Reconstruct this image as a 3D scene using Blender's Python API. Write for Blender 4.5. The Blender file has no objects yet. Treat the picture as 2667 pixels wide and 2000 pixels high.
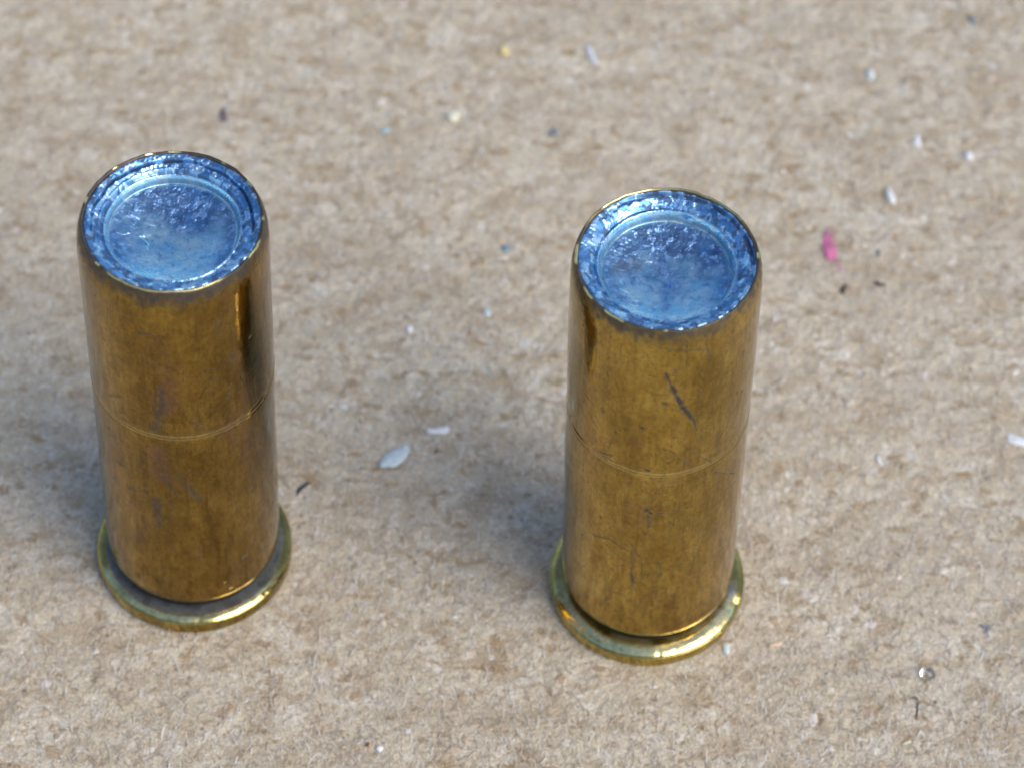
import bpy, math
import numpy as np
from mathutils import Vector, Matrix

MM = 0.001
scene = bpy.context.scene

# ------------------------------------------------------------------ camera
PITCH, ROLL, DIST, LENS = 0.932516, 0.049644, 0.191364678, 113.366
fwd = Vector((0, math.cos(PITCH), -math.sin(PITCH)))
rgt0 = Vector((1, 0, 0))
up0 = rgt0.cross(fwd)
rgt = rgt0 * math.cos(ROLL) + up0 * math.sin(ROLL)
up = up0 * math.cos(ROLL) - rgt0 * math.sin(ROLL)
cam_data = bpy.data.cameras.new("camera")
cam = bpy.data.objects.new("camera", cam_data)
scene.collection.objects.link(cam)
m = Matrix((rgt, up, -fwd)).transposed().to_4x4()
m.translation = -fwd * DIST
cam.matrix_world = m
cam_data.sensor_width = 36.0
cam_data.lens = LENS
cam_data.clip_start = 0.01
cam_data.clip_end = 20.0
cam_data.dof.use_dof = True
cam_data.dof.focus_distance = 0.166
cam_data.dof.aperture_fstop = LENS / 1.9
scene.camera = cam

# ------------------------------------------------------------------ sky and sun
SUN_EL, SUN_AZ = math.radians(47), math.radians(124)     # from the right and a little towards the camera
world = bpy.data.worlds.new("World")
scene.world = world
world.use_nodes = True
wn = world.node_tree.nodes
wl = world.node_tree.links
bg = wn["Background"]
sky = wn.new("ShaderNodeTexSky")
sky.sky_type = 'NISHITA'
sky.sun_disc = False
sky.sun_elevation = SUN_EL
sky.sun_rotation = SUN_AZ
sky.air_density = 1.0
sky.dust_density = 1.5
sky.ozone_density = .8
wl.new(sky.outputs[0], bg.inputs[0])
bg.inputs[1].default_value = 0.112
sun_data = bpy.data.lights.new("sun", 'SUN')
sun_data.energy = 1.4
sun_data.angle = math.radians(46)
sun_data.color = (1.0, 0.93, 0.80)
sun = bpy.data.objects.new("sun", sun_data)
to_sun = Vector((math.sin(SUN_AZ) * math.cos(SUN_EL), math.cos(SUN_AZ) * math.cos(SUN_EL), math.sin(SUN_EL)))
sun.rotation_euler = to_sun.to_track_quat('Z', 'Y').to_euler()
sun.location = to_sun * .6
scene.collection.objects.link(sun)

scene.view_settings.view_transform = 'Standard'
scene.view_settings.look = 'None'
scene.view_settings.gamma = 1.0
scene.view_settings.exposure = 0.64

# ------------------------------------------------------------------ helpers
rng = np.random.default_rng(7)


def tag(o, label=None, cat=None, group=None, kind=None):
    if label: o['label'] = label
    if cat: o['category'] = cat
    if group: o['group'] = group
    if kind: o['kind'] = kind
    return o


def mesh_obj(name, verts, faces, mat, parent=None, smooth=True):
    """verts in mm (N,3); faces (M,k) numpy array of one size, or list of arrays."""
    if isinstance(faces, np.ndarray): faces = [faces]
    me = bpy.data.meshes.new(name)
    me.vertices.add(len(verts))
    me.vertices.foreach_set('co', (np.asarray(verts, dtype=np.float32) * MM).ravel())
    loops = np.concatenate([f.ravel() for f in faces]).astype(np.int32)
    sizes = np.concatenate([np.full(len(f), f.shape[1]) for f in faces])
    starts = np.concatenate([[0], np.cumsum(sizes)[:-1]]).astype(np.int32)
    me.loops.add(len(loops))
    me.loops.foreach_set('vertex_index', loops)
    me.polygons.add(len(sizes))
    me.polygons.foreach_set('loop_start', starts)
    me.polygons.foreach_set('use_smooth', np.full(len(sizes), smooth))
    me.update(calc_edges=True)
    me.validate()
    me.materials.append(mat)
    o = bpy.data.objects.new(name, me)
    scene.collection.objects.link(o)
    if parent: o.parent = parent
    return o


def vnoise(x, y, seed, wrap=None):
    """smooth value noise in [-1,1]; wrap = integer period in x."""
    r = np.random.default_rng(seed).uniform(-1, 1, (512, 512))
    xi, yi = np.floor(x).astype(int), np.floor(y).astype(int)
    fx, fy = x - xi, y - yi
    fx, fy = fx * fx * (3 - 2 * fx), fy * fy * (3 - 2 * fy)
    w = wrap or 512
    a, b = xi % w % 512, (xi + 1) % w % 512
    c, d = yi % 512, (yi + 1) % 512
    return (r[a, c] * (1 - fx) + r[b, c] * fx) * (1 - fy) + (r[a, d] * (1 - fx) + r[b, d] * fx) * fy


def smooth(e0, e1, x):
    t = np.clip((x - e0) / (e1 - e0), 0, 1)
    return t * t * (3 - 2 * t)


class NT:
    """small node-tree helper"""
    def __init__(self, name):
        self.m = bpy.data.materials.new(name)
        self.m.use_nodes = True
        self.t = self.m.node_tree
        self.t.nodes.clear()
        self.out = self.t.nodes.new("ShaderNodeOutputMaterial")
        self.b = self.t.nodes.new("ShaderNodeBsdfPrincipled")
        self.t.links.new(self.b.outputs[0], self.out.inputs[0])
        co = self.t.nodes.new("ShaderNodeTexCoord")
        sc = self.t.nodes.new("ShaderNodeVectorMath"); sc.operation = 'SCALE'
        sc.inputs['Scale'].default_value = 1000.0
        self.t.links.new(co.outputs['Object'], sc.inputs[0])
        self.mm = sc.outputs[0]                      # coordinates in mm

    def link(self, a, b): self.t.links.new(a, b)

    def setv(self, sock, v):
        if hasattr(v, 'is_output') or isinstance(v, bpy.types.NodeSocket): self.link(v, sock)
        else: sock.default_value = v

    def mapping(self, scale, loc=(0, 0, 0), rot=(0, 0, 0), src=None):
        n = self.t.nodes.new("ShaderNodeMapping")
        n.inputs['Scale'].default_value = scale
        n.inputs['Location'].default_value = loc
        n.inputs['Rotation'].default_value = rot
        self.link(src or self.mm, n.inputs[0])
        return n.outputs[0]

    def noise(self, scale, detail=3, rough=.5, vec=None, dist=0):
        n = self.t.nodes.new("ShaderNodeTexNoise")
        n.inputs['Scale'].default_value = scale
        n.inputs['Detail'].default_value = detail
        n.inputs['Roughness'].default_value = rough
        n.inputs['Distortion'].default_value = dist
        self.link(vec or self.mm, n.inputs['Vector'])
        return n.outputs['Fac']

    def voronoi(self, scale, vec=None, feature='F1'):
        n = self.t.nodes.new("ShaderNodeTexVoronoi")
        n.feature = feature
        n.inputs['Scale'].default_value = scale
        self.link(vec or self.mm, n.inputs['Vector'])
        return n

    def ramp(self, fac, stops):
        n = self.t.nodes.new("ShaderNodeValToRGB")
        e = n.color_ramp.elements
        while len(e) > len(stops): e.remove(e[-1])
        while len(e) < len(stops): e.new(0.5)
        for el, (p, c) in zip(e, stops):
            el.position = p
            el.color = (c, c, c, 1) if isinstance(c, (int, float)) else (*c, 1)
        self.link(fac, n.inputs[0])
        return n.outputs[0]

    def step(self, fac, a, b):
        n = self.t.nodes.new("ShaderNodeMapRange")
        n.interpolation_type = 'SMOOTHSTEP'
        n.inputs['From Min'].default_value = a
        n.inputs['From Max'].default_value = b
        self.link(fac, n.inputs[0])
        return n.outputs[0]

    def mix(self, fac, a, b, mode='MIX'):
        n = self.t.nodes.new("ShaderNodeMix"); n.data_type = 'RGBA'; n.blend_type = mode
        for s, v in ((n.inputs[0], fac), (n.inputs[6], a), (n.inputs[7], b)):
            if isinstance(v, tuple) and len(v) == 3: v = (*v, 1)
            self.setv(s, v)
        return n.outputs[2]

    def math(self, op, a, b=0.0, c=0.0):
        n = self.t.nodes.new("ShaderNodeMath"); n.operation = op
        for s, v in zip(n.inputs, (a, b, c)): self.setv(s, v)
        return n.outputs[0]

    def attr(self, name):
        n = self.t.nodes.new("ShaderNodeAttribute"); n.attribute_name = name
        return n

    def bump(self, height, dist_mm, strength=1.0, normal=None):
        n = self.t.nodes.new("ShaderNodeBump")
        n.inputs['Distance'].default_value = dist_mm * MM
        n.inputs['Strength'].default_value = strength
        self.link(height, n.inputs['Height'])
        if normal: self.link(normal, n.inputs['Normal'])
        return n.outputs[0]

    def set(self, **k):
        names = dict(color='Base Color', rough='Roughness', metal='Metallic', normal='Normal', ior='IOR',
                     trans='Transmission Weight', spec='Specular IOR Level', sss='Subsurface Weight',
                     sheen='Sheen Weight')
        for q, v in k.items():
            if isinstance(v, tuple) and len(v) == 3 and q == 'color': v = (*v, 1)
            self.setv(self.b.inputs[names[q]], v)
        return self.m


# ------------------------------------------------------------------ board material
def board_material():
    n = NT("pressed_paper_board")
    flat = n.mapping((1, 1, .3))
    wide = n.mapping((.8, 1.25, .3))
    col = n.mix(n.step(n.noise(.22, 3, .6, flat), .3, .7), (.61, .53, .395), (.69, .615, .485))
    # pale pulp patches
    col = n.mix(n.math('MULTIPLY', n.step(n.noise(.55, 4, .6, n.mapping((.8, 1.1, .3), (31, 5, 0))), .52, .66), .62), col, (.76, .72, .63))
    col = n.mix(n.math('MULTIPLY', n.step(n.noise(1.4, 3, .6, n.mapping((.8, 1.1, .3), (3, 55, 0))), .56, .66), .6), col, (.82, .80, .76))
    # tan flecks of two sizes
    col = n.mix(n.math('MULTIPLY', n.step(n.noise(.5, 4, .6, n.mapping((.75, 1.15, .3), (7, 9, 0)), .3), .48, .62), .72), col, (.48, .375, .25))
    col = n.mix(n.math('MULTIPLY', n.step(n.noise(.95, 3, .5, n.mapping((.75, 1.2, .3), (71, 19, 0)), .4), .58, .66), .85), col, (.40, .28, .155))
    col = n.mix(n.math('MULTIPLY', n.step(n.noise(2.8, 2, .5, n.mapping((.8, 1.1, .3), (11, 83, 0)), .4), .66, .76), .5), col, (.30, .20, .12))
    # rosy grey clouds
    col = n.mix(n.math('MULTIPLY', n.step(n.noise(.16, 3, .6, n.mapping((.8, 1.2, .3), (41, 23, 0))), .42, .66), .45), col, (.52, .435, .33))
    # fibre grain
    g = n.noise(5.5, 4, .7, flat)
    col = n.mix(1.0, col, n.ramp(g, [(.25, (.68, .66, .64)), (.5, (1, 1, 1)), (.75, (1.26, 1.27, 1.30))]), 'MULTIPLY')
    # pinpoint dark and blue grains
    v = n.voronoi(.55, n.mapping((1, 1, .1), (5, 1, 0)))
    spot = n.math('MULTIPLY', n.step(v.outputs['Distance'], .09, .04), .8)
    col = n.mix(spot, col, n.mix(n.step(n.noise(.3), .48, .52), (.16, .12, .10), (.22, .30, .38)))
    h = n.math('ADD', n.math('MULTIPLY', n.noise(3.0, 4, .6), 1.0), n.math('MULTIPLY', n.noise(9, 3, .6), .5))
    return n.set(color=col, rough=.92, spec=.2, normal=n.bump(h, .22, .9))


def fuzz_material():
    n = NT("paper_fibre")
    g = n.t.nodes.new("ShaderNodeNewGeometry")
    c = n.ramp(g.outputs['Random Per Island'],
               [(0, (.44, .33, .23)), (.15, (.55, .45, .35)), (.5, (.68, .59, .47)), (.75, (.80, .74, .65)), (.9, (.93, .91, .88)), (1, (.95, .95, .95))])
    n.b.inputs['Subsurface Weight'].default_value = 0
    return n.set(color=c, rough=.8, spec=.3)


def flake_material():
    n = NT("paper_flake")
    g = n.t.nodes.new("ShaderNodeNewGeometry")
    c = n.ramp(g.outputs['Random Per Island'],
               [(0, (.36, .26, .16)), (.25, (.42, .32, .21)), (.5, (.50, .40, .29)), (.7, (.57, .47, .36)),
                (.8, (.68, .62, .54)), (.97, (.74, .71, .67)), (1, (.80, .82, .84))])
    c = n.mix(n.step(n.noise(7, 2), .35, .7), c, n.mix(.5, c, (.55, .47, .38)))
    return n.set(color=c, rough=.85, spec=.25, normal=n.bump(n.noise(8, 3), .05))


def plain(name, col, rough=.6, spec=.4, var=.25, bump=.02, scale=5, **k):
    n = NT(name)
    dark = tuple(c * (1 - var) for c in col)
    c = n.mix(n.step(n.noise(scale, 3, .6), .35, .65), dark, col)
    return n.set(color=c, rough=rough, spec=spec, normal=n.bump(n.noise(scale * 2, 3, .6), bump), **k)


# ------------------------------------------------------------------ board
def board_height(x, y):
    h = .05 * vnoise(x * .35 + 50, y * .45 + 50, 1) + .05 * vnoise(x * 1.1 + 90, y * 1.4 + 90, 2)
    h += .05 * vnoise(x * 2.6 + 20, y * 2.9 + 130, 3) + .035 * vnoise(x * 5.5 + 10, y * 6 + 10, 4)
    return h


CX = [(-17.538, -12.996), (8.182, -13.687)]
BOARD_MAT = board_material()


def build_board():
    x = np.concatenate([-37 - np.geomspace(140, .5, 16), np.arange(-37, 37.01, .15), 37 + np.geomspace(.5, 140, 16)])
    y = np.concatenate([-32 - np.geomspace(140, .5, 16), np.arange(-32, 40.01, .15), 40 + np.geomspace(.5, 200, 16)])
    X, Y = np.meshgrid(x, y, indexing='ij')
    H = board_height(X, Y)
    for cx, cy in CX:                                     # pressed down a little under each rim
        d = np.hypot(X - cx, Y - cy)
        H = H * smooth(4.9, 6.2, d) - .05 * (1 - smooth(4.9, 5.9, d))
    nx, ny = len(x), len(y)
    V = np.stack([X, Y, H], -1).reshape(-1, 3)
    i = np.arange(nx * ny).reshape(nx, ny)
    F = np.stack([i[:-1, :-1], i[1:, :-1], i[1:, 1:], i[:-1, 1:]], -1).reshape(-1, 4)
    ring = np.concatenate([i[:, 0], i[-1, 1:], i[-2::-1, -1], i[0, -2:0:-1]])
    low = V[ring].copy(); low[:, 2] = -3.0
    j = len(V) + np.arange(len(ring))
    V = np.concatenate([V, low])
    r2, j2 = np.roll(ring, -1), np.roll(j, -1)
    S = np.stack([ring, j, j2, r2], -1)
    o = mesh_obj("cardboard", V, [F, S], BOARD_MAT)
    tag(o, label="rough beige pressed paper board with tan flecks that both cartridges stand on", kind='structure')
    return o


board = build_board()


def build_fuzz():
    N = 78000
    u = rng.uniform(0, 1, N)
    y = -31 + 68 * u ** 1.25
    half = 31 + 5.5 * (y + 31) / 68
    x = rng.uniform(-1, 1, N) * half
    # keep clear of the cartridges themselves
    keep = np.ones(N, bool)
    for cx, cy in CX: keep &= np.hypot(x - cx, y - cy) > 5.62
    x, y = x[keep], y[keep]; N = len(x)
    L = rng.gamma(3.0, .17, N).clip(.15, 1.7)
    a = rng.normal(0, .9, N) + rng.choice([0, math.pi / 2], N, p=[.5, .5])
    stand = rng.uniform(0, 1, N) < .30
    pitch0 = np.where(stand, rng.uniform(.5, 1.5, N), rng.normal(.08, .1, N))
    L = np.where(stand, L * .75, L)
    curl = rng.normal(0, 1.5, N) / 1.0
    pcurl = np.where(stand, rng.normal(-.5, .6, N), rng.normal(-.12, .18, N))
    rad = rng.uniform(.012, .028, N)
    K = 5
    P = np.zeros((N, K, 3)); P[:, 0] = np.stack([x, y, board_height(x, y) + .0], -1)
    for k in range(1, K):
        t = (k - .5) / (K - 1)
        aa, pp = a + curl * t, pitch0 + pcurl * 2 * t
        d = np.stack([np.cos(aa) * np.cos(pp), np.sin(aa) * np.cos(pp), np.sin(pp)], -1)
        P[:, k] = P[:, k - 1] + d * (L / (K - 1))[:, None]
    P[..., 2] = np.maximum(P[..., 2], board_height(P[..., 0], P[..., 1]) + .012)
    for cx, cy in CX:                                     # never run into the brass
        dx, dy = P[..., 0] - cx, P[..., 1] - cy
        dd = np.hypot(dx, dy); s = np.maximum(1, 5.58 / np.maximum(dd, .1))
        P[..., 0], P[..., 1] = cx + dx * s, cy + dy * s
    T = np.gradient(P, axis=1)
    T /= np.linalg.norm(T, axis=-1, keepdims=True) + 1e-9
    A = np.cross(T, np.array([.13, .21, .97])); A /= np.linalg.norm(A, axis=-1, keepdims=True) + 1e-9
    B = np.cross(T, A)
    taper = np.array([.8, 1, 1, .85, .35])
    r = rad[:, None, None, None] * taper[None, :, None, None]
    ang = np.array([math.pi / 2, math.pi * 7 / 6, math.pi * 11 / 6])
    ring = P[:, :, None] + r * (A[:, :, None] * np.cos(ang)[None, None, :, None] + B[:, :, None] * np.sin(ang)[None, None, :, None] * .6)
    V = ring.reshape(-1, 3)
    base = (np.arange(N) * K * 3)[:, None, None]
    kk = (np.arange(K - 1) * 3)[None, :, None]
    c = np.arange(3)[None, None, :]; c2 = (np.arange(3)[None, None, :] + 1) % 3
    F = np.stack([base + kk + c, base + kk + c2, base + kk + 3 + c2, base + kk + 3 + c], -1).reshape(-1, 4)
    o = mesh_obj("paper_fibre", V, F, fuzz_material(), board)
    tag(o, kind='stuff')


build_fuzz()


def build_flakes():
    N = 2600
    y = -31 + 68 * rng.uniform(0, 1, N) ** 1.1
    x = rng.uniform(-1, 1, N) * (31 + 5.5 * (y + 31) / 68)
    keep = np.ones(N, bool)
    for cx, cy in CX: keep &= np.hypot(x - cx, y - cy) > 6.1
    x, y = x[keep], y[keep]; N = len(x)
    s = rng.gamma(2.6, .065, N).clip(.06, .55)
    asp = rng.uniform(.45, 1, N); rot = rng.uniform(0, math.pi, N)
    K = 8
    t = np.arange(K) / K * 2 * math.pi
    rr = s[:, None] * rng.uniform(.65, 1.15, (N, K))
    lx, ly = rr * np.cos(t), rr * np.sin(t) * asp[:, None]
    ox = x[:, None] + lx * np.cos(rot)[:, None] - ly * np.sin(rot)[:, None]
    oy = y[:, None] + lx * np.sin(rot)[:, None] + ly * np.cos(rot)[:, None]
    z0 = board_height(ox, oy)
    rim = np.stack([ox, oy, z0 - .03], -1)
    ix, iy = x[:, None] + (ox - x[:, None]) * .8, y[:, None] + (oy - y[:, None]) * .8
    top = np.stack([ix, iy, board_height(ix, iy) + .022 + rng.uniform(-.008, .012, (N, K))], -1)
    ctr = np.stack([x, y, board_height(x, y) + .03], -1)[:, None]
    V = np.concatenate([rim, top, ctr], 1).reshape(-1, 3)
    b = (np.arange(N) * (2 * K + 1))[:, None]
    k, k2 = np.arange(K)[None], (np.arange(K)[None] + 1) % K
    Q = np.stack([b + k, b + k2, b + K + k2, b + K + k], -1).reshape(-1, 4)
    Tt = np.stack([b + K + k, b + K + k2, b + 2 * K + 0 * k], -1).reshape(-1, 3)
    o = mesh_obj("paper_flake", V, [Q, Tt], flake_material(), board)
    tag(o, kind='stuff')


build_flakes()

# ------------------------------------------------------------------ brass
def brass_material(name, seed, base, tarn, tarn_amt, purple_amt, sootc=(.07, .06, .055)):
    n = NT(name)
    off = (seed * 13.1, seed * 7.7, seed * 3.3)
    dark = n.attr("dark").outputs['Fac']                  # gouges, spots, smears; also shade painted at groove, foot and inner rim
    mouth = n.attr("soot").outputs['Fac']
    c = n.mix(n.step(n.noise(.28, 4, .62, n.mapping((1, 1, .6), off)), .35, .65), base, tarn)
    c = n.mix(n.math('MULTIPLY', n.step(n.noise(.9, 5, .7, n.mapping((1, 1, .7), off)), .45, .68), tarn_amt), c, tuple(v * .62 for v in tarn))
    c = n.mix(n.math('MULTIPLY', n.step(n.noise(.45, 5, .65, n.mapping((1, 1, .55), (seed * 3 + 9, 2, 8))), .52, .68), purple_amt), c, (.25, .14, .09))
    # fine vertical draw lines and speckle
    c = n.mix(n.math('MULTIPLY', n.step(n.noise(4.2, 3, .6, n.mapping((1, 1, .06), off)), .48, .72), .38), c, tuple(v * .6 for v in tarn))
    c = n.mix(n.math('MULTIPLY', n.step(n.noise(3.8, 2, .5, n.mapping((1, 1, 1), off)), .63, .72), .55), c, (.16, .10, .045))
    c = n.mix(n.attr('bare_glint').outputs['Fac'], c, (.97, .86, .42))  # chipped bare metal, plus highlights painted on lip, groove and rim
    c = n.mix(mouth, c, sootc)
    c = n.mix(dark, c, (.055, .045, .045))
    sp = n.noise(4.6, 4, .75, n.mapping((1, 1, .55), (seed * 2.1, 4, 1)))
    c = n.mix(1.0, c, n.ramp(sp, [(.25, (.66, .64, .60)), (.5, (1, 1, 1)), (.78, (1.38, 1.35, 1.28))]), 'MULTIPLY')
    rough = n.math('ADD', n.ramp(n.noise(1.3, 4, .6, n.mapping((1, 1, .7), off)), [(.3, .07), (.7, .17)]),
                   n.math('MULTIPLY', n.math('MAXIMUM', dark, mouth), .35))
    metal = n.math('SUBTRACT', 1.0, n.math('MULTIPLY', n.math('MAXIMUM', dark, mouth), .55))
    h = n.math('ADD', n.math('MULTIPLY', n.noise(1.2, 3, .5, n.mapping((1, 1, .4), off)), .8),
               n.math('ADD', n.math('MULTIPLY', n.noise(6, 3, .6, n.mapping((1, 1, .35), off)), .12), n.math('MULTIPLY', dark, -.6)))
    return n.set(color=c, metal=metal, rough=rough, normal=n.bump(h, .035, .7))


def lead_material(name, seed):
    n = NT(name)
    off = (seed * 5.1, seed * 2.7, 0)
    stain_shade = n.attr("stain_shade").outputs['Fac']
    crust_shade = n.attr("crust_shade").outputs['Fac']
    c = n.mix(n.step(n.noise(1.1, 4, .6, n.mapping((1, 1, 1), off)), .35, .65), n.mix(crust_shade, (.40, .78, 1.0), (.06, .19, .42)), n.mix(crust_shade, (.72, .96, 1.0), (.14, .37, .74)))  # paler dish front and darker back put the sky glow into the colour
    c = n.mix(n.math('MULTIPLY', n.step(n.noise(3.0, 4, .65, n.mapping((1, 1, 1), off)), .52, .66), .55), c, (.14, .26, .56))
    c = n.mix(n.attr('chip').outputs['Fac'], c, (.42, .66, 1.0))
    c = n.mix(stain_shade, c, (.07, .095, .17))  # real stains, plus shade painted in grooves and at the dish back
    glint = n.step(n.noise(5.5, 2, .5, n.mapping((1, 1, 1), off)), .66, .72)
    c = n.mix(n.math('MULTIPLY', glint, .5), c, (.6, .8, 1.0))
    rough = n.math('SUBTRACT', n.ramp(n.noise(2.2, 4, .6, n.mapping((1, 1, 1), off)), [(.3, .19), (.7, .33)]), n.math('MULTIPLY', glint, .1))
    rough = n.math('ADD', rough, n.math('ADD', n.math('MULTIPLY', stain_shade, .15), n.math('MULTIPLY', crust_shade, .12)))
    h = n.math('ADD', n.noise(3.5, 4, .65), n.math('MULTIPLY', n.noise(9, 3, .6), .4))
    metal = n.math('SUBTRACT', 1.0, n.math('MULTIPLY', stain_shade, .5))
    return n.set(color=c, metal=metal, rough=rough, normal=n.bump(h, .035, .7))


def seg_mask(s, z, marks, seed):
    """soft worn marks drawn as tapered ragged strokes in (arc mm, height mm)"""
    out = np.zeros_like(s)
    for q, (s0, z0, s1, z1, w, st) in enumerate(marks):
        dx, dz = s1 - s0, z1 - z0
        L2 = dx * dx + dz * dz + 1e-9
        sel = (s > min(s0, s1) - 1) & (s < max(s0, s1) + 1) & (z > min(z0, z1) - 1) & (z < max(z0, z1) + 1)
        ss, zz = s[sel], z[sel]
        t = np.clip(((ss - s0) * dx + (zz - z0) * dz) / L2, 0, 1)
        d = np.hypot(ss - s0 - t * dx, zz - z0 - t * dz)
        d = d + .16 * w * vnoise(ss * 9 + q * 3, zz * 9, seed + q)
        st = st * (.55 + .45 * smooth(-.6, .3, vnoise(ss * 3 + q * 5, zz * 3, seed + q + 40)))
        m_ = np.minimum(1, st * 1.7) * (1 - smooth(.08 * w, .9 * w, d))
        out[sel] = np.maximum(out[sel], m_)
    return out


def fine_scratches(seed, n_):
    r_ = np.random.default_rng(seed); out = []
    for _ in range(n_):
        s0, z0 = r_.uniform(-7.5, 7.5), r_.uniform(2.6, 28.5)
        k = r_.uniform()
        if k < .35: a, L = r_.normal(math.pi / 2, .15), r_.uniform(.3, 2.2)      # along the case
        elif k < .65: a, L = r_.normal(0, .25), r_.uniform(.2, 1.3)              # around it
        elif k < .8: a, L = r_.uniform(0, 3.1), r_.uniform(.3, 1.5)
        else: a, L = r_.uniform(0, 3.1), r_.uniform(0, .06)                      # pits
        w = r_.uniform(.06, .09) if k < .8 else r_.uniform(.07, .16)
        out.append((s0, z0, s0 + L * math.cos(a), z0 + L * math.sin(a), w, r_.uniform(.08, .28) if k < .8 else r_.uniform(.2, .7)))
    return out


def set_attr(o, name, arr):
    a = o.data.attributes.new(name, 'FLOAT', 'POINT')
    a.data.foreach_set('value', np.asarray(arr, dtype=np.float32).ravel())


def lathe(name, prof, nseg, mat, parent, disp=None, attrs=None, close_bottom=False):
    """prof: (K,2) radius/height in mm, top to bottom; theta = -90 deg faces the camera"""
    K = len(prof)
    th = -math.pi / 2 + (np.arange(nseg) / nseg) * 2 * math.pi - math.pi
    TH, R = np.meshgrid(th, prof[:, 0]); _, Z = np.meshgrid(th, prof[:, 1])
    Sarc = (TH + math.pi / 2) * RB
    if disp is not None:
        dr, dz = disp(TH, R, Z); R2, Z2 = R + dr, Z + dz
    else: R2, Z2 = R, Z
    V = np.stack([R2 * np.cos(TH), R2 * np.sin(TH), Z2], -1).reshape(-1, 3)
    i = np.arange(K * nseg).reshape(K, nseg)
    a, b = i[:-1], i[1:]
    F = np.stack([a, b, np.roll(b, -1, 1), np.roll(a, -1, 1)], -1).reshape(-1, 4)
    faces = [F]
    if close_bottom:
        V = np.concatenate([V, [[0, 0, prof[-1, 1]]]])
        l = i[-1]; faces.append(np.stack([l, np.full(nseg, len(V) - 1), np.roll(l, -1)], -1))
    o = mesh_obj(name, V, faces, mat, parent)
    for k, f in (attrs or {}).items():
        v = f(Sarc, TH, R, Z).ravel()
        if close_bottom: v = np.append(v, 0)
        set_attr(o, k, v)
    return o


def resample(pts, step):
    pts = np.array(pts, float)
    seg = np.hypot(*np.diff(pts, axis=0).T)
    t = np.concatenate([[0], np.cumsum(seg)])
    out = []
    for k in range(len(pts) - 1):
        n_ = max(1, int(math.ceil(seg[k] / step)))
        out.append(pts[k] + (pts[k + 1] - pts[k]) * (np.arange(n_) / n_)[:, None])
    out.append(pts[-1:])
    return np.concatenate(out)


RB, H = 4.815, 29.63

MARKS_0=[(-0.42,22.22,-0.42,20.94,0.22,0.55),(-0.42,20.94,-0.85,18.41,0.35,0.60),(-1.35,26.23,-0.80,26.39,0.12,0.50),(-1.37,23.75,0.43,24.14,0.06,0.35),(1.68,23.22,2.47,23.14,0.07,0.40),(1.95,21.64,2.22,21.56,0.12,0.45),(2.74,26.79,2.71,25.97,0.30,0.35),(3.36,23.60,3.63,23.00,0.35,0.35),(-1.04,28.59,-0.49,29.02,0.30,0.50),(-3.75,19.30,-2.83,20.15,0.12,0.40),(3.13,21.04,3.17,20.22,0.18,0.35),(-2.86,18.72,-2.55,18.87,0.08,0.50),(1.16,19.22,1.61,18.37,0.30,0.30),(0.16,14.43,1.11,12.21,0.28,0.45),(-0.93,14.84,-0.09,12.92,0.22,0.40),(-1.15,11.76,-1.19,9.55,0.30,0.60),(-2.84,11.93,-1.71,12.33,0.18,0.40),(3.50,5.07,3.79,5.03,0.14,0.80),(4.29,10.88,4.33,10.73,0.12,0.70),(2.64,2.70,2.71,2.59,0.14,0.70),(3.10,2.22,3.25,2.21,0.12,0.60),(-1.99,2.47,-1.70,2.55,0.25,0.60),(-0.87,2.61,-0.74,2.60,0.15,0.50),(-0.44,12.00,-0.05,10.87,0.12,0.30),(-2.24,8.25,-2.13,7.66,0.10,0.40),(-2.03,14.82,-1.91,14.48,0.14,0.50),(-3.54,13.54,-3.09,13.66,0.12,0.50),(-3.65,24.20,-3.57,24.19,0.10,0.50)]
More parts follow.
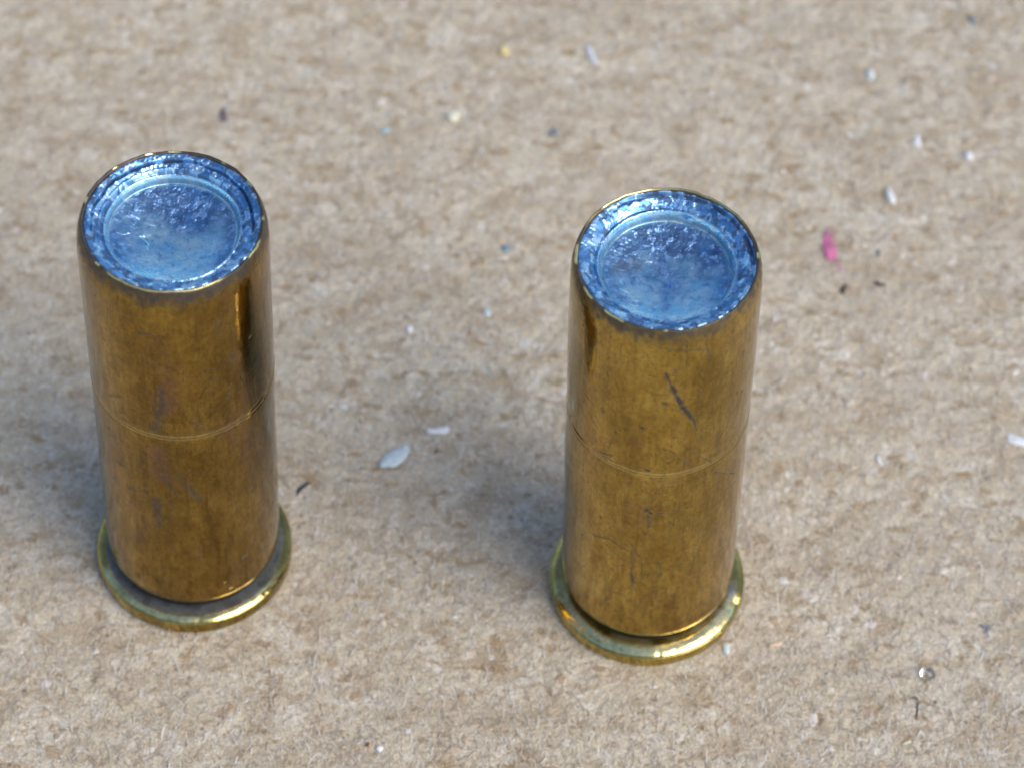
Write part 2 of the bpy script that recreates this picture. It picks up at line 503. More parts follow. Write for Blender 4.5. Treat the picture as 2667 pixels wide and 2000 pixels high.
MARKS_1=[(0.09,26.55,0.45,25.39,0.10,0.70),(0.45,25.39,1.11,23.52,0.24,0.85),(1.11,23.52,1.72,22.22,0.22,0.80),(1.72,22.22,1.89,21.34,0.10,0.60),(1.96,21.20,2.33,20.29,0.07,0.50),(-0.93,21.72,-0.91,21.71,0.17,1.00),(-0.33,17.46,-0.32,17.45,0.12,0.90),(-3.16,21.99,-3.12,21.88,0.20,0.35),(-1.49,16.55,-1.43,16.53,0.20,0.30),(1.65,19.83,2.97,17.80,0.06,0.50),(0.62,19.90,1.59,18.46,0.06,0.50),(3.26,16.72,5.00,14.81,0.08,0.55),(2.23,17.37,3.00,16.15,0.06,0.45),(1.83,25.03,2.11,24.40,0.07,0.40),(2.08,28.43,2.34,27.16,0.12,0.40),(0.39,26.83,0.73,26.80,0.09,0.50),(-0.36,28.59,1.85,28.07,0.13,0.40),(0.10,24.03,0.22,23.98,0.20,0.50),(-3.35,18.16,-2.47,18.49,0.08,0.50),(-0.62,18.23,-0.50,18.16,0.16,0.70),(-0.58,17.10,-0.52,17.06,0.12,0.60),(0.08,17.03,1.04,16.98,0.08,0.50),(1.09,21.44,1.21,21.30,0.12,0.40),(4.30,19.77,4.52,19.42,0.06,0.50),(4.86,22.27,4.93,22.14,0.08,0.50),(-2.14,26.71,-2.10,26.68,0.08,0.40),(-1.53,27.04,-1.50,27.01,0.10,0.40),(-0.44,14.47,-0.38,14.59,0.15,0.90),(-0.22,14.29,-0.19,14.24,0.15,1.00),(-0.36,14.00,-0.27,13.25,0.25,0.40),(0.20,14.32,1.06,14.20,0.06,0.50),(1.18,14.33,1.29,14.62,0.14,0.45),(2.56,14.35,2.78,14.19,0.06,0.50),(-3.41,10.32,-2.36,10.93,0.10,0.45),(-2.36,10.93,-1.33,10.39,0.08,0.50),(-1.09,10.38,-1.01,8.38,0.08,0.40),(-1.04,8.37,-0.95,7.49,0.18,0.55),(-0.98,7.48,-0.98,6.44,0.07,0.50),(-0.51,9.44,-0.45,7.75,0.06,0.35),(-1.88,8.68,-1.55,8.87,0.06,0.60),(-2.17,8.14,-2.10,8.13,0.09,0.70),(1.57,9.17,1.67,9.07,0.12,0.70),(0.30,6.78,0.37,6.54,0.16,0.50),(0.39,9.52,0.55,8.37,0.16,0.35),(-2.82,3.95,-2.13,5.57,0.10,0.35),(-0.22,4.59,-0.12,4.54,0.12,0.50),(2.86,11.56,2.96,11.15,0.18,0.30),(2.31,9.96,2.40,9.44,0.10,0.35),(0.85,13.44,0.98,13.19,0.15,0.40),(1.57,12.78,1.71,12.39,0.14,0.30),(-1.18,5.54,-0.92,5.59,0.10,0.45),(3.09,4.47,3.14,4.37,0.06,0.60),(-5.30,6.73,-5.23,6.77,0.10,0.50)]


def build_case(parent, mat, marks, seed, soot_band):
    lip = [(4.28, H - .75), (4.36, H - .35), (4.40, H - .10), (4.47, H - .05), (4.51, H), (4.545, H - .03), (4.58, H - .10),
           (4.65, H - .30), (4.715, H - .55), (4.765, H - .9), (4.80, H - 1.4), (RB, H - 2.1)]
    foot = [(RB, 2.45), (RB - .03, 2.22), (RB - .1, 2.05), (RB - .25, 1.9), (4.4, 1.6), (4.25, 1.35), (4.2, .9)]
    prof = resample(lip + foot, .075)

    def disp(TH, R, Z):
        s = (TH + math.pi / 2) * RB
        body = smooth(2.6, 3.2, Z) * (1 - smooth(28.2, 29.2, Z))
        wav = .035 * vnoise(s * .35 + 60, Z * .22 + 10, seed) * smooth(0, 3, RB * math.pi - np.abs(s))
        zc = Z - 17.774 - .03 * vnoise(s * .6 + 60, Z * 0 + 3, seed + 9)
        dr = body * wav
        dr += -.028 * np.exp(-((zc - .16) / .08) ** 2) - .028 * np.exp(-((zc + .18) / .09) ** 2) + .02 * np.exp(-(zc / .09) ** 2)
        dr += -.03 * seg_mask(s, Z, [q for q in marks if q[5] > .45], seed)
        lipm = smooth(H - .5, H - .05, Z) * (R > 4.42)
        dr += lipm * .03 * vnoise(s * 2.2 + 70, Z * 3, seed + 4)
        dz = lipm * .035 * vnoise(s * 1.6 + 70, Z * 0 + 7, seed + 5)
        return dr, dz

    def dark(s, TH, R, Z):
        m_ = seg_mask(s, Z, marks, seed)
        zc = Z - 17.774
        zc = zc - .03 * vnoise(s * .6 + 60, Z * 0 + 3, seed + 9)
        m_ = np.maximum(m_, (.38 + .25 * vnoise(s * 1.1 + 80, Z * 0, seed + 2)) * np.exp(-((zc - .24) / .055) ** 2))  # dark lines painted along the groove to draw its relief
        m_ = np.maximum(m_, (.30 + .30 * vnoise(s * 1.3 + 60, Z * 0, seed + 3)) * np.exp(-((zc + .28) / .05) ** 2))
        m_ = np.maximum(m_, .22 * np.exp(-((zc + .02) / .035) ** 2))
        m_ = np.maximum(m_, .85 * (1 - smooth(1.75, 2.12 + .12 * vnoise(s * 2 + 50, Z * 0, seed + 6), Z)))  # shade below the case foot, painted dark
        return m_

    def soot(s, TH, R, Z):
        edge = H - soot_band * (1 + .5 * vnoise(s * .8 + 60, Z * 0 + 1, seed + 7) + .25 * vnoise(s * 3 + 60, Z * 2, seed + 8))
        m_ = smooth(edge - .9, edge + .35, Z + .35 * vnoise(s * 4 + 60, Z * 4 + 9, seed + 21)) * .94
        m_ = m_ * (1 - .9 * bare_glint(s, TH, R, Z) * (Z > H - .2))
        return np.where(R < 4.46, .9, m_)

    def bare_glint(s, TH, R, Z):
        front = .8 * smooth(-.5, -.9, np.sin(TH) + .25 * vnoise(s * 1.1 + 60, Z * 0 + 2, seed + 31)) if seed < 150 else .8 * smooth(.35, .8, np.sin(TH + .1) + .3 * vnoise(s * .9 + 60, Z * 0 + 2, seed + 31))  # highlight painted on the lip
        chip = smooth(.35, .6, vnoise(s * 1.5 + 60, Z * 0 + 4, seed + 17))
        zc = Z - 17.774 - .03 * vnoise(s * .6 + 60, Z * 0 + 3, seed + 9)
        ring = .22 * np.exp(-((zc - .11) / .07) ** 2) + .22 * np.exp(-((zc + .15) / .07) ** 2)  # light bands painted in the groove in place of its reflections
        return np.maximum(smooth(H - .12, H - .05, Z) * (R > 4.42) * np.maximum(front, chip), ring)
    marks = marks + fine_scratches(seed, 170)
    return lathe("case", prof, 560, mat, parent, disp, {"dark": dark, "soot": soot, "bare_glint": bare_glint})


def build_rim(parent, mat, seed, notch):
    Rr, T = 5.5, 1.15
    prof = [(4.15, T - .02), (4.4, T), (4.92, T - .01), (5.06, T - .035), (5.19, T - .075), (5.31, T - .13), (5.41, T - .19),
            (5.475, T - .26), (Rr, T - .35), (Rr, .3), (5.47, .15), (5.38, .04), (5.25, 0.0), (4.0, 0), (0.05, 0)]
    if notch:                                              # this rim is worn to a rounded shoulder
        prof[1:7] = [(4.4, T + .05), (4.75, T + .01), (4.98, T - .045), (5.14, T - .10), (5.27, T - .165), (5.38, T - .24)]
    prof = resample(prof, .08)

    def disp(TH, R, Z):
        s = (TH + math.pi / 2) * 5.4
        k = smooth(4.9, 5.2, R)
        dr = k * (.02 * vnoise(s * .9 + 60, Z * 1.2, seed) + .008 * vnoise(s * 4 + 90, Z * 3, seed + 1))
        dz = .015 * vnoise(s * .5 + 60, R * .8, seed + 2) * (Z > .6) + .0035 * vnoise(s * 3.5 + 60, R * 4, seed + 3) * (Z > .6)
        if notch:                                          # dented place at the right of the rim
            g = np.exp(-((TH + .33) / .10) ** 2)
            dz -= .16 * g * smooth(4.7, 5.3, R) * (Z > .5); dr -= .07 * g * k
        return dr, dz

    def dark(s, TH, R, Z):
        s = (TH + math.pi / 2) * 5.4
        m_ = .95 * (1 - smooth(4.24, 4.36 + .05 * vnoise(s * 2 + 60, R * 0, seed + 4), R)) * (Z > .8)  # shade in the gap under the case, painted on the inner rim
        m_ = np.maximum(m_, .4 * smooth(.3, .8, vnoise(s * 1.5 + 60, R * 2.5, seed + 5)))
        return m_

    def soot(s, TH, R, Z):
        if notch:
            g = np.maximum(.85 * np.exp(-((TH + .20) / .16) ** 2), .22 + .35 * vnoise(s * 1.2 + 60, R * 2, seed + 8))
            return g * (Z > .8) * (1 - smooth(5.0, 5.25, R))
        return .80 * (Z > T - .2) * (1 - smooth(4.86 + .03 * vnoise(s * 2 + 60, Z * 0, seed + 6), 5.12, R))
    return lathe("rim", prof, 420, mat, parent, disp, {"dark": dark, "soot": soot, "bare_glint": lambda s, TH, R, Z: .9 * smooth(-.15, -.75, np.sin(TH) + .3 * vnoise(s * .8 + 60, Z * 0, seed + 11)) * smooth(-1.2, -.3, vnoise(s * 2.4 + 60, R * 5, seed + 12)) * smooth(4.6 if notch else 4.98, 4.9 if notch else 5.1, R) * (Z > .78) * (1 - smooth(5.33, 5.42, R))}, close_bottom=True)  # the bright strip at the front of the rim is a painted highlight


def build_bullet(parent, mat, seed, variant):
    rad = np.concatenate([np.linspace(4.49, 3.0, 60), np.linspace(2.965, .05, 84)])
    Rd = 3.22                                              # radius of the dished middle
    nseg = 560
    th = np.arange(nseg) / nseg * 2 * math.pi
    TH, R = np.meshgrid(th, rad)
    X, Y = R * np.cos(TH), R * np.sin(TH)
    wob = .05 * vnoise(X * .5 + 60, Y * .5 + 60, seed) * 1.0
    r = R + wob
    z = np.interp(r, [0, Rd - .10, Rd, Rd + .08, 3.70, 4.02, 4.25, 4.36, 4.46], [0, 0, 0, .34, .60, .82, .94, .98, .90])
    z = z - 1.06
    dish = r < Rd
    z = np.where(dish, -1.06 - .60 * (1 - (r / Rd) ** 2) - .06 * (1 - smooth(0, .1, Rd - r)) * 0, z)
    # turned rings at the edge of the dish
    for rr_, w_, a_ in ((3.27, .045, -.10), (3.42, .05, .07), (3.55, .045, -.09), (3.70, .05, .05)) if variant == 0 else ((3.27, .07, -.16), (3.45, .06, .06), (3.62, .05, -.05)):
        z += a_ * np.exp(-((r - rr_) / w_) ** 2)
    # torn crevice and burrs on the outer slope
    ang = TH
    if variant == 0:
        cr = 4.02 + .06 * vnoise(X * 1.3 + 60, Y * 1.3 + 60, seed + 1)
        amp = .26 * smooth(-.35, .5, np.sin(ang) + .25 * vnoise(X + 60, Y + 60, seed + 2))
        z -= amp * np.exp(-((R - cr) / .055) ** 2)
    else:
        cr = 4.25 + .05 * vnoise(X * 1.1 + 60, Y * 1.1 + 60, seed + 1)
        amp = .30 * smooth(.2, .75, np.cos(ang - .9))
        z -= amp * np.exp(-((R - cr) / .11) ** 2)
        g = np.exp(-(((ang - 1.28 + math.pi) % (2 * math.pi) - math.pi) / .10) ** 2)      # nick in the ring at the back right
        z -= .16 * g * np.exp(-((R - 3.36) / .10) ** 2)
    outer = smooth(Rd + .1, Rd + .4, r)
    def flaky(f, sd, lo, hi):                             # small plateaus with crisp edges
        v = vnoise(X * f + 60, Y * f + 90, sd) + .5 * vnoise(X * f * 2.3 + 60, Y * f * 2.3 + 90, sd + 1)
        return smooth(lo, hi, v)
    chips = flaky(3.0, seed + 30, .12, .30)
    pits = flaky(4.2, seed + 33, .18, .34)
    z += outer * (.020 * vnoise(X * 2.2 + 60, Y * 2.2 + 60, seed + 3) + .022 * chips - .030 * pits + .006 * vnoise(X * 11 + 90, Y * 11 + 90, seed + 5))
    # corroded crust on the upper part of the dish, smoother towards the front; its tone also paints the bowl's shading
    crust_shade = smooth(-.45, .75, (Y + 1.7 * vnoise(X * .9 + 60, Y * .9 + 60, seed + 6) + .7 * vnoise(X * 2.4 + 60, Y * 2.4 + 60, seed + 60)) / 3.0 + .1) * smooth(0, .15, Rd - r)
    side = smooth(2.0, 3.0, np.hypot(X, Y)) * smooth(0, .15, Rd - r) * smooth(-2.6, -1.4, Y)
    crust_shade = np.maximum(crust_shade, .8 * side)
    z += crust_shade * (.008 * vnoise(X * 3.2 + 60, Y * 3.8 + 60, seed + 7) + .013 * flaky(4.4, seed + 36, .34, .46) - .014 * flaky(5.0, seed + 39, .2, .34) + .007 * vnoise(X * 9 + 90, Y * 9 + 90, seed + 8))
    z += (r < Rd) * (.005 * vnoise(X * 3 + 60, Y * 5 + 60, seed + 9))
    # short bright scratches / chips standing on it
    rr2 = np.random.default_rng(seed)
    for q in range(46):
        a0 = rr2.uniform(0, 2 * math.pi); r0 = 3.0 * math.sqrt(rr2.uniform(.15, 1))
        px, py = r0 * math.cos(a0), r0 * math.sin(a0)
        if py < -1.1 and q % 4: continue
        L_, d_ = rr2.uniform(.02, .22), rr2.normal(-.35, .5)
        t = np.clip((X - px) * math.cos(d_) + (Y - py) * math.sin(d_), -L_, L_)
        dd = np.hypot(X - px - t * math.cos(d_), Y - py - t * math.sin(d_))
        z += rr2.choice([.03, .025, -.025]) * np.exp(-(dd / .055) ** 2)
    V = np.stack([X, Y, H + z], -1).reshape(-1, 3)
    K = len(rad)
    i = np.arange(K * nseg).reshape(K, nseg)
    a, b = i[:-1], i[1:]
    F = np.stack([a, np.roll(a, -1, 1), np.roll(b, -1, 1), b], -1).reshape(-1, 4)
    V = np.concatenate([V, [[0, 0, H + z[-1].mean()]]])
    l = i[-1]
    capf = np.stack([l, np.roll(l, -1), np.full(nseg, len(V) - 1)], -1)
    # seated side of the bullet down inside the case
    skirt = np.stack([4.46 * np.cos(th), 4.46 * np.sin(th), np.full(nseg, H - 1.6)], -1) * np.array([.955, .955, 1])
    j = len(V) + np.arange(nseg); V = np.concatenate([V, skirt])
    sk = np.stack([i[0], j, np.roll(j, -1), np.roll(i[0], -1)], -1)
    o = mesh_obj("bullet", V, [F, sk, capf], mat, parent)
    st = crust_shade * smooth(-.25, .15, vnoise(X * .9 + 60, Y * 1.3 + 60, seed + 12) + .35 * vnoise(X * 3 + 60, Y * 3 + 60, seed + 13)) * .6
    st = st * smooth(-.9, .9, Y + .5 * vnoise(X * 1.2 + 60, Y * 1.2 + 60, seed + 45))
    st = np.maximum(st, .3 * smooth(-.8, 1.6, Y) * smooth(0, .3, Rd - r))  # smooth darkening to the back paints the bowl's dim reflection
    if variant == 1: st = np.maximum(st, .8 * smooth(.9, .35, np.hypot((X + 2.0) * .8, (Y - .55) * 1.1 - .35 * X - .7) + .15 * vnoise(X * 3 + 60, Y * 3 + 60, seed)))
    st = np.maximum(st, .75 * np.exp(-((R - cr) / .05) ** 2) * np.clip(amp * 4, 0, 1))
    st = np.maximum(st, .85 * smooth(4.33, 4.44, R + .05 * vnoise(X * 2 + 60, Y * 2 + 60, seed + 70)))
    if variant == 1: st = np.maximum(st, .8 * np.exp(-((R - cr) / .12) ** 2) * np.clip(amp * 4, 0, 1))
    for rr_ in ((3.27, 3.56) if variant == 0 else (3.27,)): st = np.maximum(st, .6 * np.exp(-((r - rr_) / .05) ** 2))  # ring grooves and dish step darkened, relief shade put into the colour
    st = np.maximum(st, .75 * outer * pits)
    st = np.maximum(st, .6 * crust_shade * flaky(5.0, seed + 39, .2, .34))
    st = st * (1 - .8 * np.maximum(outer * chips, crust_shade * flaky(4.4, seed + 36, .34, .46)))
    ch = np.maximum(outer * chips * .5, crust_shade * flaky(4.4, seed + 36, .34, .46) * .8)
    ch = np.concatenate([ch.ravel(), np.zeros(nseg + 1)])
    set_attr(o, "chip", ch)
    set_attr(o, "crust_shade", np.concatenate([np.maximum(crust_shade, .9 * outer * (1 - .7 * chips)).ravel(), np.zeros(nseg + 1)]))  # outer slope darkened as well, painting its dim reflection
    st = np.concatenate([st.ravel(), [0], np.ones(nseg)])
    set_attr(o, "stain_shade", st)
    return o


def cartridge(loc, tilt, label, brass, rimm, lead, marks, seed, soot, notch, variant):
    e = bpy.data.objects.new("cartridge", None)
    scene.collection.objects.link(e)
    e.empty_display_size = .005
    e.location = (loc[0] * MM, loc[1] * MM, 0)
    e.rotation_euler = (-tilt[1], tilt[0], 0)
    tag(e, label, "cartridge", "brass cartridges standing on the board")
    build_case(e, brass, marks, seed, soot)
    build_rim(e, rimm, seed + 50, notch)
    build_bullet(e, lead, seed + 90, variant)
    return e


cartridge(CX[0], (.010017, .003227),
          "tarnished brown brass cartridge with evenly ringed blue lead face, standing left of the white sliver",
          brass_material("tarnished_brass", 1, (.37, .235, .052), (.25, .15, .032), .6, .65),
          brass_material("rim_brass", 2, (.46, .35, .105), (.30, .22, .06), .45, .15, (.13, .17, .22)),
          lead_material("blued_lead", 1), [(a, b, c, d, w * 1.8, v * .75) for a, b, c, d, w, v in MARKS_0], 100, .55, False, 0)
cartridge(CX[1], (-.02785, -.002506),
          "brighter golden brass cartridge with a long diagonal scratch and dented rim, nearest the pink scrap",
          brass_material("scratched_brass", 3, (.52, .355, .088), (.37, .24, .05), .5, .32),
          brass_material("bright_rim_brass", 4, (.60, .47, .14), (.42, .31, .085), .35, .10, (.13, .16, .20)),
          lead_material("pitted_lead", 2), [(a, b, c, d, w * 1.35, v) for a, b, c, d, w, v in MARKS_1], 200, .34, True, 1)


# ------------------------------------------------------------------ loose scraps on the board
def scrap(name, label, cat, pts, mat, thick=.08, lift=.02, curl=0.0, group=None, parent=None, origin=None):
    P = np.array(pts, float)
    if ((P[:, 0] * np.roll(P[:, 1], -1) - np.roll(P[:, 0], -1) * P[:, 1]).sum()) < 0: P = P[::-1]
    for _ in range(1):                                     # one corner-cutting pass
        Q = np.roll(P, -1, 0)
        P = np.stack([P * .86 + Q * .14, P * .14 + Q * .86], 1).reshape(-1, 2)
    c = P.mean(0)
    n_ = len(P)
    h0 = board_height(np.array([c[0]]), np.array([c[1]]))[0] + lift
    r_ = np.random.default_rng(abs(hash(name + str(round(c[0] * 10)))) % 1000 if False else int(abs(c[0] * 13 + c[1] * 7) * 10) % 1000)
    rel = P - c
    far = np.hypot(*rel.T); far = far / far.max()
    zc = curl * far ** 2
    bot = np.column_stack([rel * .96, np.full(n_, 0.0) + zc])
    mid = np.column_stack([rel, thick * .5 + zc])
    top = np.column_stack([rel * .86, thick + zc * .9 + r_.uniform(-.15, .15, n_) * thick])
    V = np.concatenate([bot, mid, top, [[0, 0, thick * 1.15]], [[0, 0, 0]]])
    k = np.arange(n_); k2 = (k + 1) % n_
    Qd = np.concatenate([np.stack([k, k2, n_ + k2, n_ + k], -1), np.stack([n_ + k, n_ + k2, 2 * n_ + k2, 2 * n_ + k], -1)])
    T_ = np.concatenate([np.stack([2 * n_ + k, 2 * n_ + k2, np.full(n_, 3 * n_)], -1), np.stack([k2, k, np.full(n_, 3 * n_ + 1)], -1)])
    o = mesh_obj(name, V, [Qd, T_], mat)
    if origin is not None:
        o.location = ((c[0] - origin[0]) * MM, (c[1] - origin[1]) * MM, (h0 - origin[2]) * MM)
    else:
        o.location = (c[0] * MM, c[1] * MM, h0 * MM)
    if parent: o.parent = parent
    else: tag(o, label, cat, group)
    return o


white = plain("white_chip", (.86, .88, .90), .45, .5, .12)
icy = plain("icy_flake", (.66, .76, .80), .35, .6, .18, .04, 4)
cream = plain("cream_crumb", (.80, .78, .62), .6, .3, .15)
yellow = plain("yellow_crumb", (.80, .66, .33), .6, .3, .15)
greyd = plain("dark_grain", (.085, .085, .10), .6, .4, .4)
brownd = plain("brown_grain", (.12, .085, .06), .7, .3, .4)
slate = plain("slate_grain", (.20, .27, .31), .6, .4, .3)
bluem = plain("blue_grain", (.17, .30, .42), .6, .4, .3)
navy = plain("navy_thread", (.08, .09, .20), .6, .4, .3)
peach = plain("peach_wood", (.80, .58, .42), .6, .3, .15)
pinkm = plain("pink_paper", (.80, .24, .44), .75, .2, .35, .04, 4)
pinkpale = plain("pale_pink_paper", (.66, .38, .50), .8, .2, .3, .04, 5)

WG = None
scrap("white_sliver", "large icy white sliver lying at a slant between the two cartridges", "sliver",
      [(-7.48,-6.64),(-7.47,-6.30),(-7.22,-5.81),(-6.89,-5.42),(-6.44,-5.17),(-5.94,-4.85),(-5.73,-5.25),(-5.89,-5.76),(-6.08,-6.06),(-6.51,-6.52)], icy, .14, .02, .10)
scrap("white_chip", "narrow straight white chip lying just behind the slanted icy sliver", "chip",
      [(-4.84,-3.96),(-4.91,-3.58),(-4.47,-3.63),(-4.06,-3.50),(-3.58,-3.36),(-3.50,-3.63),(-3.68,-3.92)], white, .10, .02)
pk = bpy.data.objects.new("pink_scrap", None)
scene.collection.objects.link(pk)
pkl = (19.1, 11.4, 0.0)
pk.location = tuple(v * MM for v in pkl); pk.empty_display_size = .001
tag(pk, "bright pink paper scrap on the board behind and right of the scratched cartridge", "scrap")
scrap("body", None, None, [(18.65,12.27),(18.87,12.65),(19.16,12.67),(19.39,11.86),(19.56,11.04),(19.37,10.53),(18.98,10.55),(18.74,10.90),(18.61,11.72)], pinkm, .07, .02, parent=pk, origin=pkl)
scrap("tip", None, None, [(18.73,12.60),(18.90,13.11),(19.12,12.86),(19.12,12.45),(18.87,12.43)], pinkpale, .05, .03, parent=pk, origin=pkl)
scrap("tail", None, None, [(19.48,10.50),(19.62,10.42),(19.86,9.88),(19.81,9.52),(19.66,9.86)], pinkpale, .04, .02, parent=pk, origin=pkl)
scrap("white_grain", "smooth white rice shaped grain farther back than the pink scrap", "grain",
      [(22.66,16.34),(22.78,16.56),(23.02,16.37),(23.22,15.82),(23.25,15.35),(22.96,15.33),(22.75,15.69)], white, .28, .0)
scrap("white_shaving", "curved pale white shaving far behind, above the scratched cartridge", "shaving",
      [(3.62,27.23),(3.85,27.35),(4.08,26.96),(4.36,26.28),(4.56,25.64),(4.34,25.50),(3.95,26.05),(3.67,26.73)], plain("grey_white_shaving", (.70, .72, .76), .5), .12, .02, .08)
scrap("yellow_crumb", "small round yellow crumb at the far back of the board", "crumb",
      [(-1.95,26.40),(-1.78,26.72),(-1.52,26.83),(-1.25,26.50),(-1.27,26.10),(-1.64,26.07)], yellow, .30, .0)
scrap("cream_crumb", "cream white wedge shaped crumb midway along the back of the board", "crumb",
      [(-5.08,20.81),(-4.87,21.02),(-4.37,21.10),(-4.09,20.78),(-4.26,20.38),(-4.61,20.17),(-4.84,20.39)], cream, .26, .0)
scrap("blue_flake", "thin pale blue flake left of the cream crumb", "flake",
      [(-9.19,19.19),(-8.88,19.45),(-8.44,19.48),(-8.35,19.24),(-8.78,19.04)], plain("pale_blue_flake", (.42, .62, .68), .5), .06, .02)
scrap("dark_grain", "slate green dark grain in the far right corner of the board", "grain",
      [(28.36,31.69),(28.62,31.61),(28.95,31.32),(29.00,30.86),(28.70,30.90),(28.46,31.29)], slate, .15, .0)
scrap("white_dot", "pale round speck at the back, left of the white wisp", "speck",
      [(21.69,26.28),(21.92,26.45),(22.25,26.32),(22.23,25.87),(22.00,25.61),(21.75,25.84)], icy, .2, .0)
scrap("white_dot", "bright round white speck near the right edge behind the rice shaped grain", "speck",
      [(27.72,19.64),(27.95,19.89),(28.23,19.67),(28.29,19.29),(27.99,19.13),(27.74,19.30)], white, .25, .0)
scrap("white_wisp", "forked white wisp of paper left of the bright round speck", "wisp",
      [(24.67,21.02),(24.97,21.19),(24.98,20.66),(25.07,19.89),(24.79,20.26),(24.41,20.04),(24.61,20.54)], white, .08, .02)
scrap("dark_grain", "purple grey blocky grain behind the tarnished cartridge", "grain",
      [(-19.23,20.37),(-18.92,20.53),(-18.79,19.91),(-18.66,19.39),(-19.24,19.35)], plain("purple_grain", (.16, .12, .15), .7), .12, .0)
scrap("blue_grain", "small blue grain between the lead faces of the two cartridges", "grain",
      [(-1.12,10.26),(-0.93,10.59),(-0.64,10.47),(-0.55,10.16),(-0.90,10.00)], bluem, .10, .0)
scrap("white_dot", "tiny bright white speck in the middle of the board, behind the narrow white chip", "speck",
      [(-6.55,3.65),(-6.36,3.93),(-6.09,3.81),(-6.12,3.46),(-6.39,3.36)], white, .16, .0)
scrap("white_dot", "tiny bluish white speck left of the scratched cartridge's upper body", "speck",
      [(-1.96,5.26),(-1.69,5.46),(-1.43,5.12),(-1.59,4.84),(-1.91,4.96)], icy, .14, .0)
scrap("white_chip", "white chip cut off by the right edge of the picture", "chip",
      [(29.27,-2.06),(29.42,-1.80),(29.88,-2.02),(30.49,-2.20),(31.1,-2.4),(31.0,-2.98),(30.46,-2.78),(29.85,-2.65),(29.25,-2.48)], white, .12, .02)
scrap("white_curl", "tiny crescent shaped white curl right of the scratched cartridge", "curl",
      [(21.56,-3.91),(21.77,-3.83),(21.66,-4.07),(21.72,-4.32),(21.85,-4.46),(21.65,-4.40),(21.52,-4.16)], white, .12, .02)
scrap("wood_splinter", "flat peach coloured wood splinter right of the dented rim", "splinter",
      [(15.11,-17.32),(15.47,-17.11),(15.89,-17.05),(15.86,-17.32),(15.34,-17.44),(15.11,-17.45)], peach, .08, .03)
scrap("wood_splinter", "thin cream splinter in front of the glass bead", "splinter",
      [(22.36,-23.38),(22.56,-23.18),(22.92,-23.04),(22.91,-23.20),(22.62,-23.31)], cream, .07, .04)
scrap("white_dot", "bright white speck close to the front edge of the picture", "speck",
      [(-6.47,-25.28),(-6.36,-25.09),(-6.11,-25.08),(-6.00,-25.25),(-6.24,-25.52)], white, .14, .02)
scrap("rust_grain", "rust brown grain just left of the frontmost white speck", "grain",
      [(-7.06,-24.99),(-6.94,-24.87),(-6.78,-24.93),(-6.86,-25.19),(-7.02,-25.17)], plain("rust_grain", (.20, .08, .04), .7), .08, .01)
scrap("black_scrap", "bent black scrap right of the tarnished cartridge's rim", "scrap",
      [(-12.16,-8.83),(-12.10,-8.26),(-11.82,-7.99),(-11.51,-7.69),(-11.33,-7.88),(-11.74,-8.23),(-11.92,-8.49),(-12.06,-8.82)], greyd, .08, .02)
scrap("white_flake", "upright oval white flake beside the front right of the dented rim", "flake",
      [(12.53,-17.36),(12.75,-17.27),(12.95,-17.49),(12.92,-17.95),(12.75,-18.18),(12.56,-18.00)], icy, .10, .02)
scrap("brown_grain", "dark brown grain below the pale tail of the pink scrap", "grain",
      [(19.64,8.24),(19.86,8.71),(20.11,8.81),(19.99,8.18),(19.85,7.94)], brownd, .10, .0)
scrap("brown_grain", "dark grey brown grain right of the other dark grain near the pink scrap", "grain",
      [(21.67,8.91),(21.85,9.19),(22.06,9.03),(22.41,9.00),(22.51,8.74),(22.16,8.72)], brownd, .10, .0)
scrap("navy_thread", "tiny navy thread upright between the pink scrap and the right edge", "thread",
      [(21.99,11.56),(22.17,11.58),(22.11,10.93),(21.97,10.92)], navy, .05, .02)
scrap("slate_grain", "slate blue grain behind the scratched cartridge's lead face", "grain",
      [(1.59,19.90),(1.91,20.21),(2.14,19.94),(2.08,19.55),(1.67,19.57)], slate, .12, .0)
scrap("dark_grain", "tiny dark grain right of the slanted icy sliver", "grain",
      [(-4.34,-5.42),(-4.30,-5.23),(-4.16,-5.00),(-4.05,-5.09),(-4.22,-5.32)], brownd, .06, .02)


def bead():
    n = NT("clear_glass")
    mat = n.set(color=(.93, .96, .97), rough=.06, trans=1.0, ior=1.45)
    R_, nu, nv = .42, 28, 14
    ph = np.linspace(0, math.pi, nv + 1)[:, None]; th = (np.arange(nu) / nu * 2 * math.pi)[None]
    V = np.stack([R_ * np.sin(ph) * np.cos(th), R_ * np.sin(ph) * np.sin(th), R_ * .8 * np.cos(ph) + 0 * th], -1)
    i = np.arange((nv + 1) * nu).reshape(nv + 1, nu)
    F = np.stack([i[:-1], i[1:], np.roll(i[1:], -1, 1), np.roll(i[:-1], -1, 1)], -1)[1:-1].reshape(-1, 4)
    V = V.reshape(-1, 3)
    # poles
    top = np.stack([np.full(nu, 0), i[1], np.roll(i[1], -1)], -1)
    bot = np.stack([i[-2], np.full(nu, i[-1][0]), np.roll(i[-2], -1)], -1)
    o = mesh_obj("glass_bead", V, [F, top, bot], mat)
    o.location = (23.97 * MM, -18.86 * MM, (.30 + board_height(np.array([23.97]), np.array([-18.86]))[0]) * MM)
    tag(o, "tiny clear glass bead on the board near the front right corner", "bead")


bead()


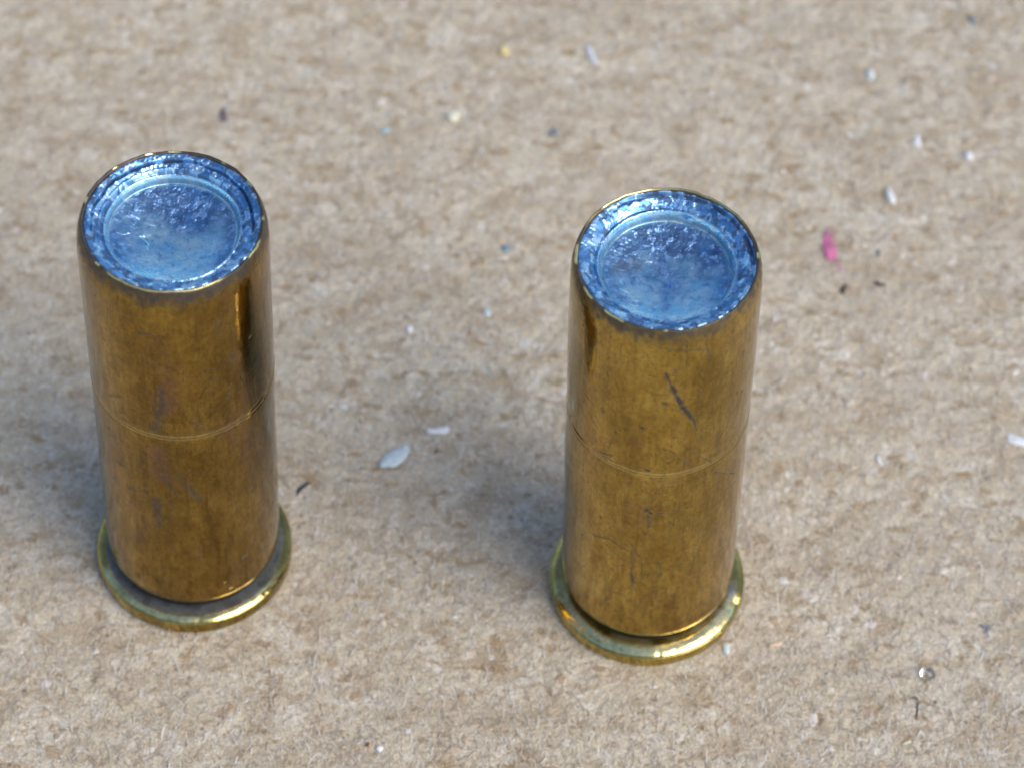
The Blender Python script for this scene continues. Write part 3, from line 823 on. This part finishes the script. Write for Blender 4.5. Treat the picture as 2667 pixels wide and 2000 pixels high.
def thread(name, label, pts, r, mat):
    P = np.array(pts, float)
    t = np.linspace(0, len(P) - 1, (len(P) - 1) * 5 + 1)
    C = np.stack([np.interp(t, np.arange(len(P)), P[:, k]) for k in range(3)], -1)
    for _ in range(3): C[1:-1] = (C[:-2] + 2 * C[1:-1] + C[2:]) / 4
    C[:, 2] += board_height(C[:, 0], C[:, 1])
    o0 = C[0].copy(); C = C - o0
    T = np.gradient(C, axis=0); T /= np.linalg.norm(T, axis=1, keepdims=True)
    A = np.cross(T, [.1, .2, .97]); A /= np.linalg.norm(A, axis=1, keepdims=True); B = np.cross(T, A)
    ns = 6; a = np.arange(ns) / ns * 2 * math.pi
    tp = np.sin(np.linspace(.25, math.pi - .25, len(C))) ** .4
    V = C[:, None] + r * tp[:, None, None] * (A[:, None] * np.cos(a)[None, :, None] + B[:, None] * np.sin(a)[None, :, None])
    i = np.arange(len(C) * ns).reshape(len(C), ns)
    F = np.stack([i[:-1], np.roll(i[:-1], -1, 1), np.roll(i[1:], -1, 1), i[1:]], -1).reshape(-1, 4)
    o = mesh_obj(name, V.reshape(-1, 3), F, mat)
    o.location = tuple(v * MM for v in o0)
    tag(o, label, "thread")


thread("dark_hair", "short dark hooked hair in front of the glass bead",
       [(23.05, -20.35, .04), (23.25, -20.25, .10), (23.40, -20.50, .14), (23.35, -21.1, .08), (23.28, -21.6, .03)], .045, greyd)
thread("blue_thread", "faint blue tuft of thread behind the glass bead near the right edge",
       [(27.1, -15.2, .03), (27.3, -15.5, .10), (27.55, -15.35, .12), (27.5, -15.75, .06), (27.25, -15.8, .02)], .05, plain("blue_thread", (.22, .26, .42), .7))
thread("white_thread", "long thin white thread lying on the board in front of and between the cartridges",
       [(-10.0, -18.9, .03), (-10.2, -19.7, .12), (-10.25, -20.6, .12), (-10.35, -21.4, .03)], .028, plain("white_thread", (.80, .80, .78), .6))


def frays():
    """torn pink threads along the edge of the pink scrap"""
    r_ = np.random.default_rng(5)
    Vs, Fs = [], []
    for q in range(26):
        x0, y0 = 18.75 + r_.uniform(-.1, .75), r_.choice([12.7, 10.5, 11.6]) + r_.normal(0, .35)
        a = r_.normal(math.pi / 2, .5) * r_.choice([1, -1]); L = r_.uniform(.3, .8)
        C = np.stack([[x0 + L * t * math.cos(a + t * .5) - pkl[0], y0 + L * t * math.sin(a + t * .5) - pkl[1], .07 + .12 * math.sin(t * 3)] for t in np.linspace(0, 1, 5)])
        w = np.array([[.02, 0, 0], [-.01, 0, .018], [-.01, 0, -.018]])
        V = (C[:, None] + w[None]).reshape(-1, 3); b = len(Vs) * 15
        i = np.arange(15).reshape(5, 3) + b
        Vs.append(V); Fs.append(np.stack([i[:-1], np.roll(i[:-1], -1, 1), np.roll(i[1:], -1, 1), i[1:]], -1).reshape(-1, 4))
    o = mesh_obj("frayed_fibre", np.concatenate(Vs), np.concatenate(Fs), pinkpale, pk)
    tag(o, kind='stuff')


frays()
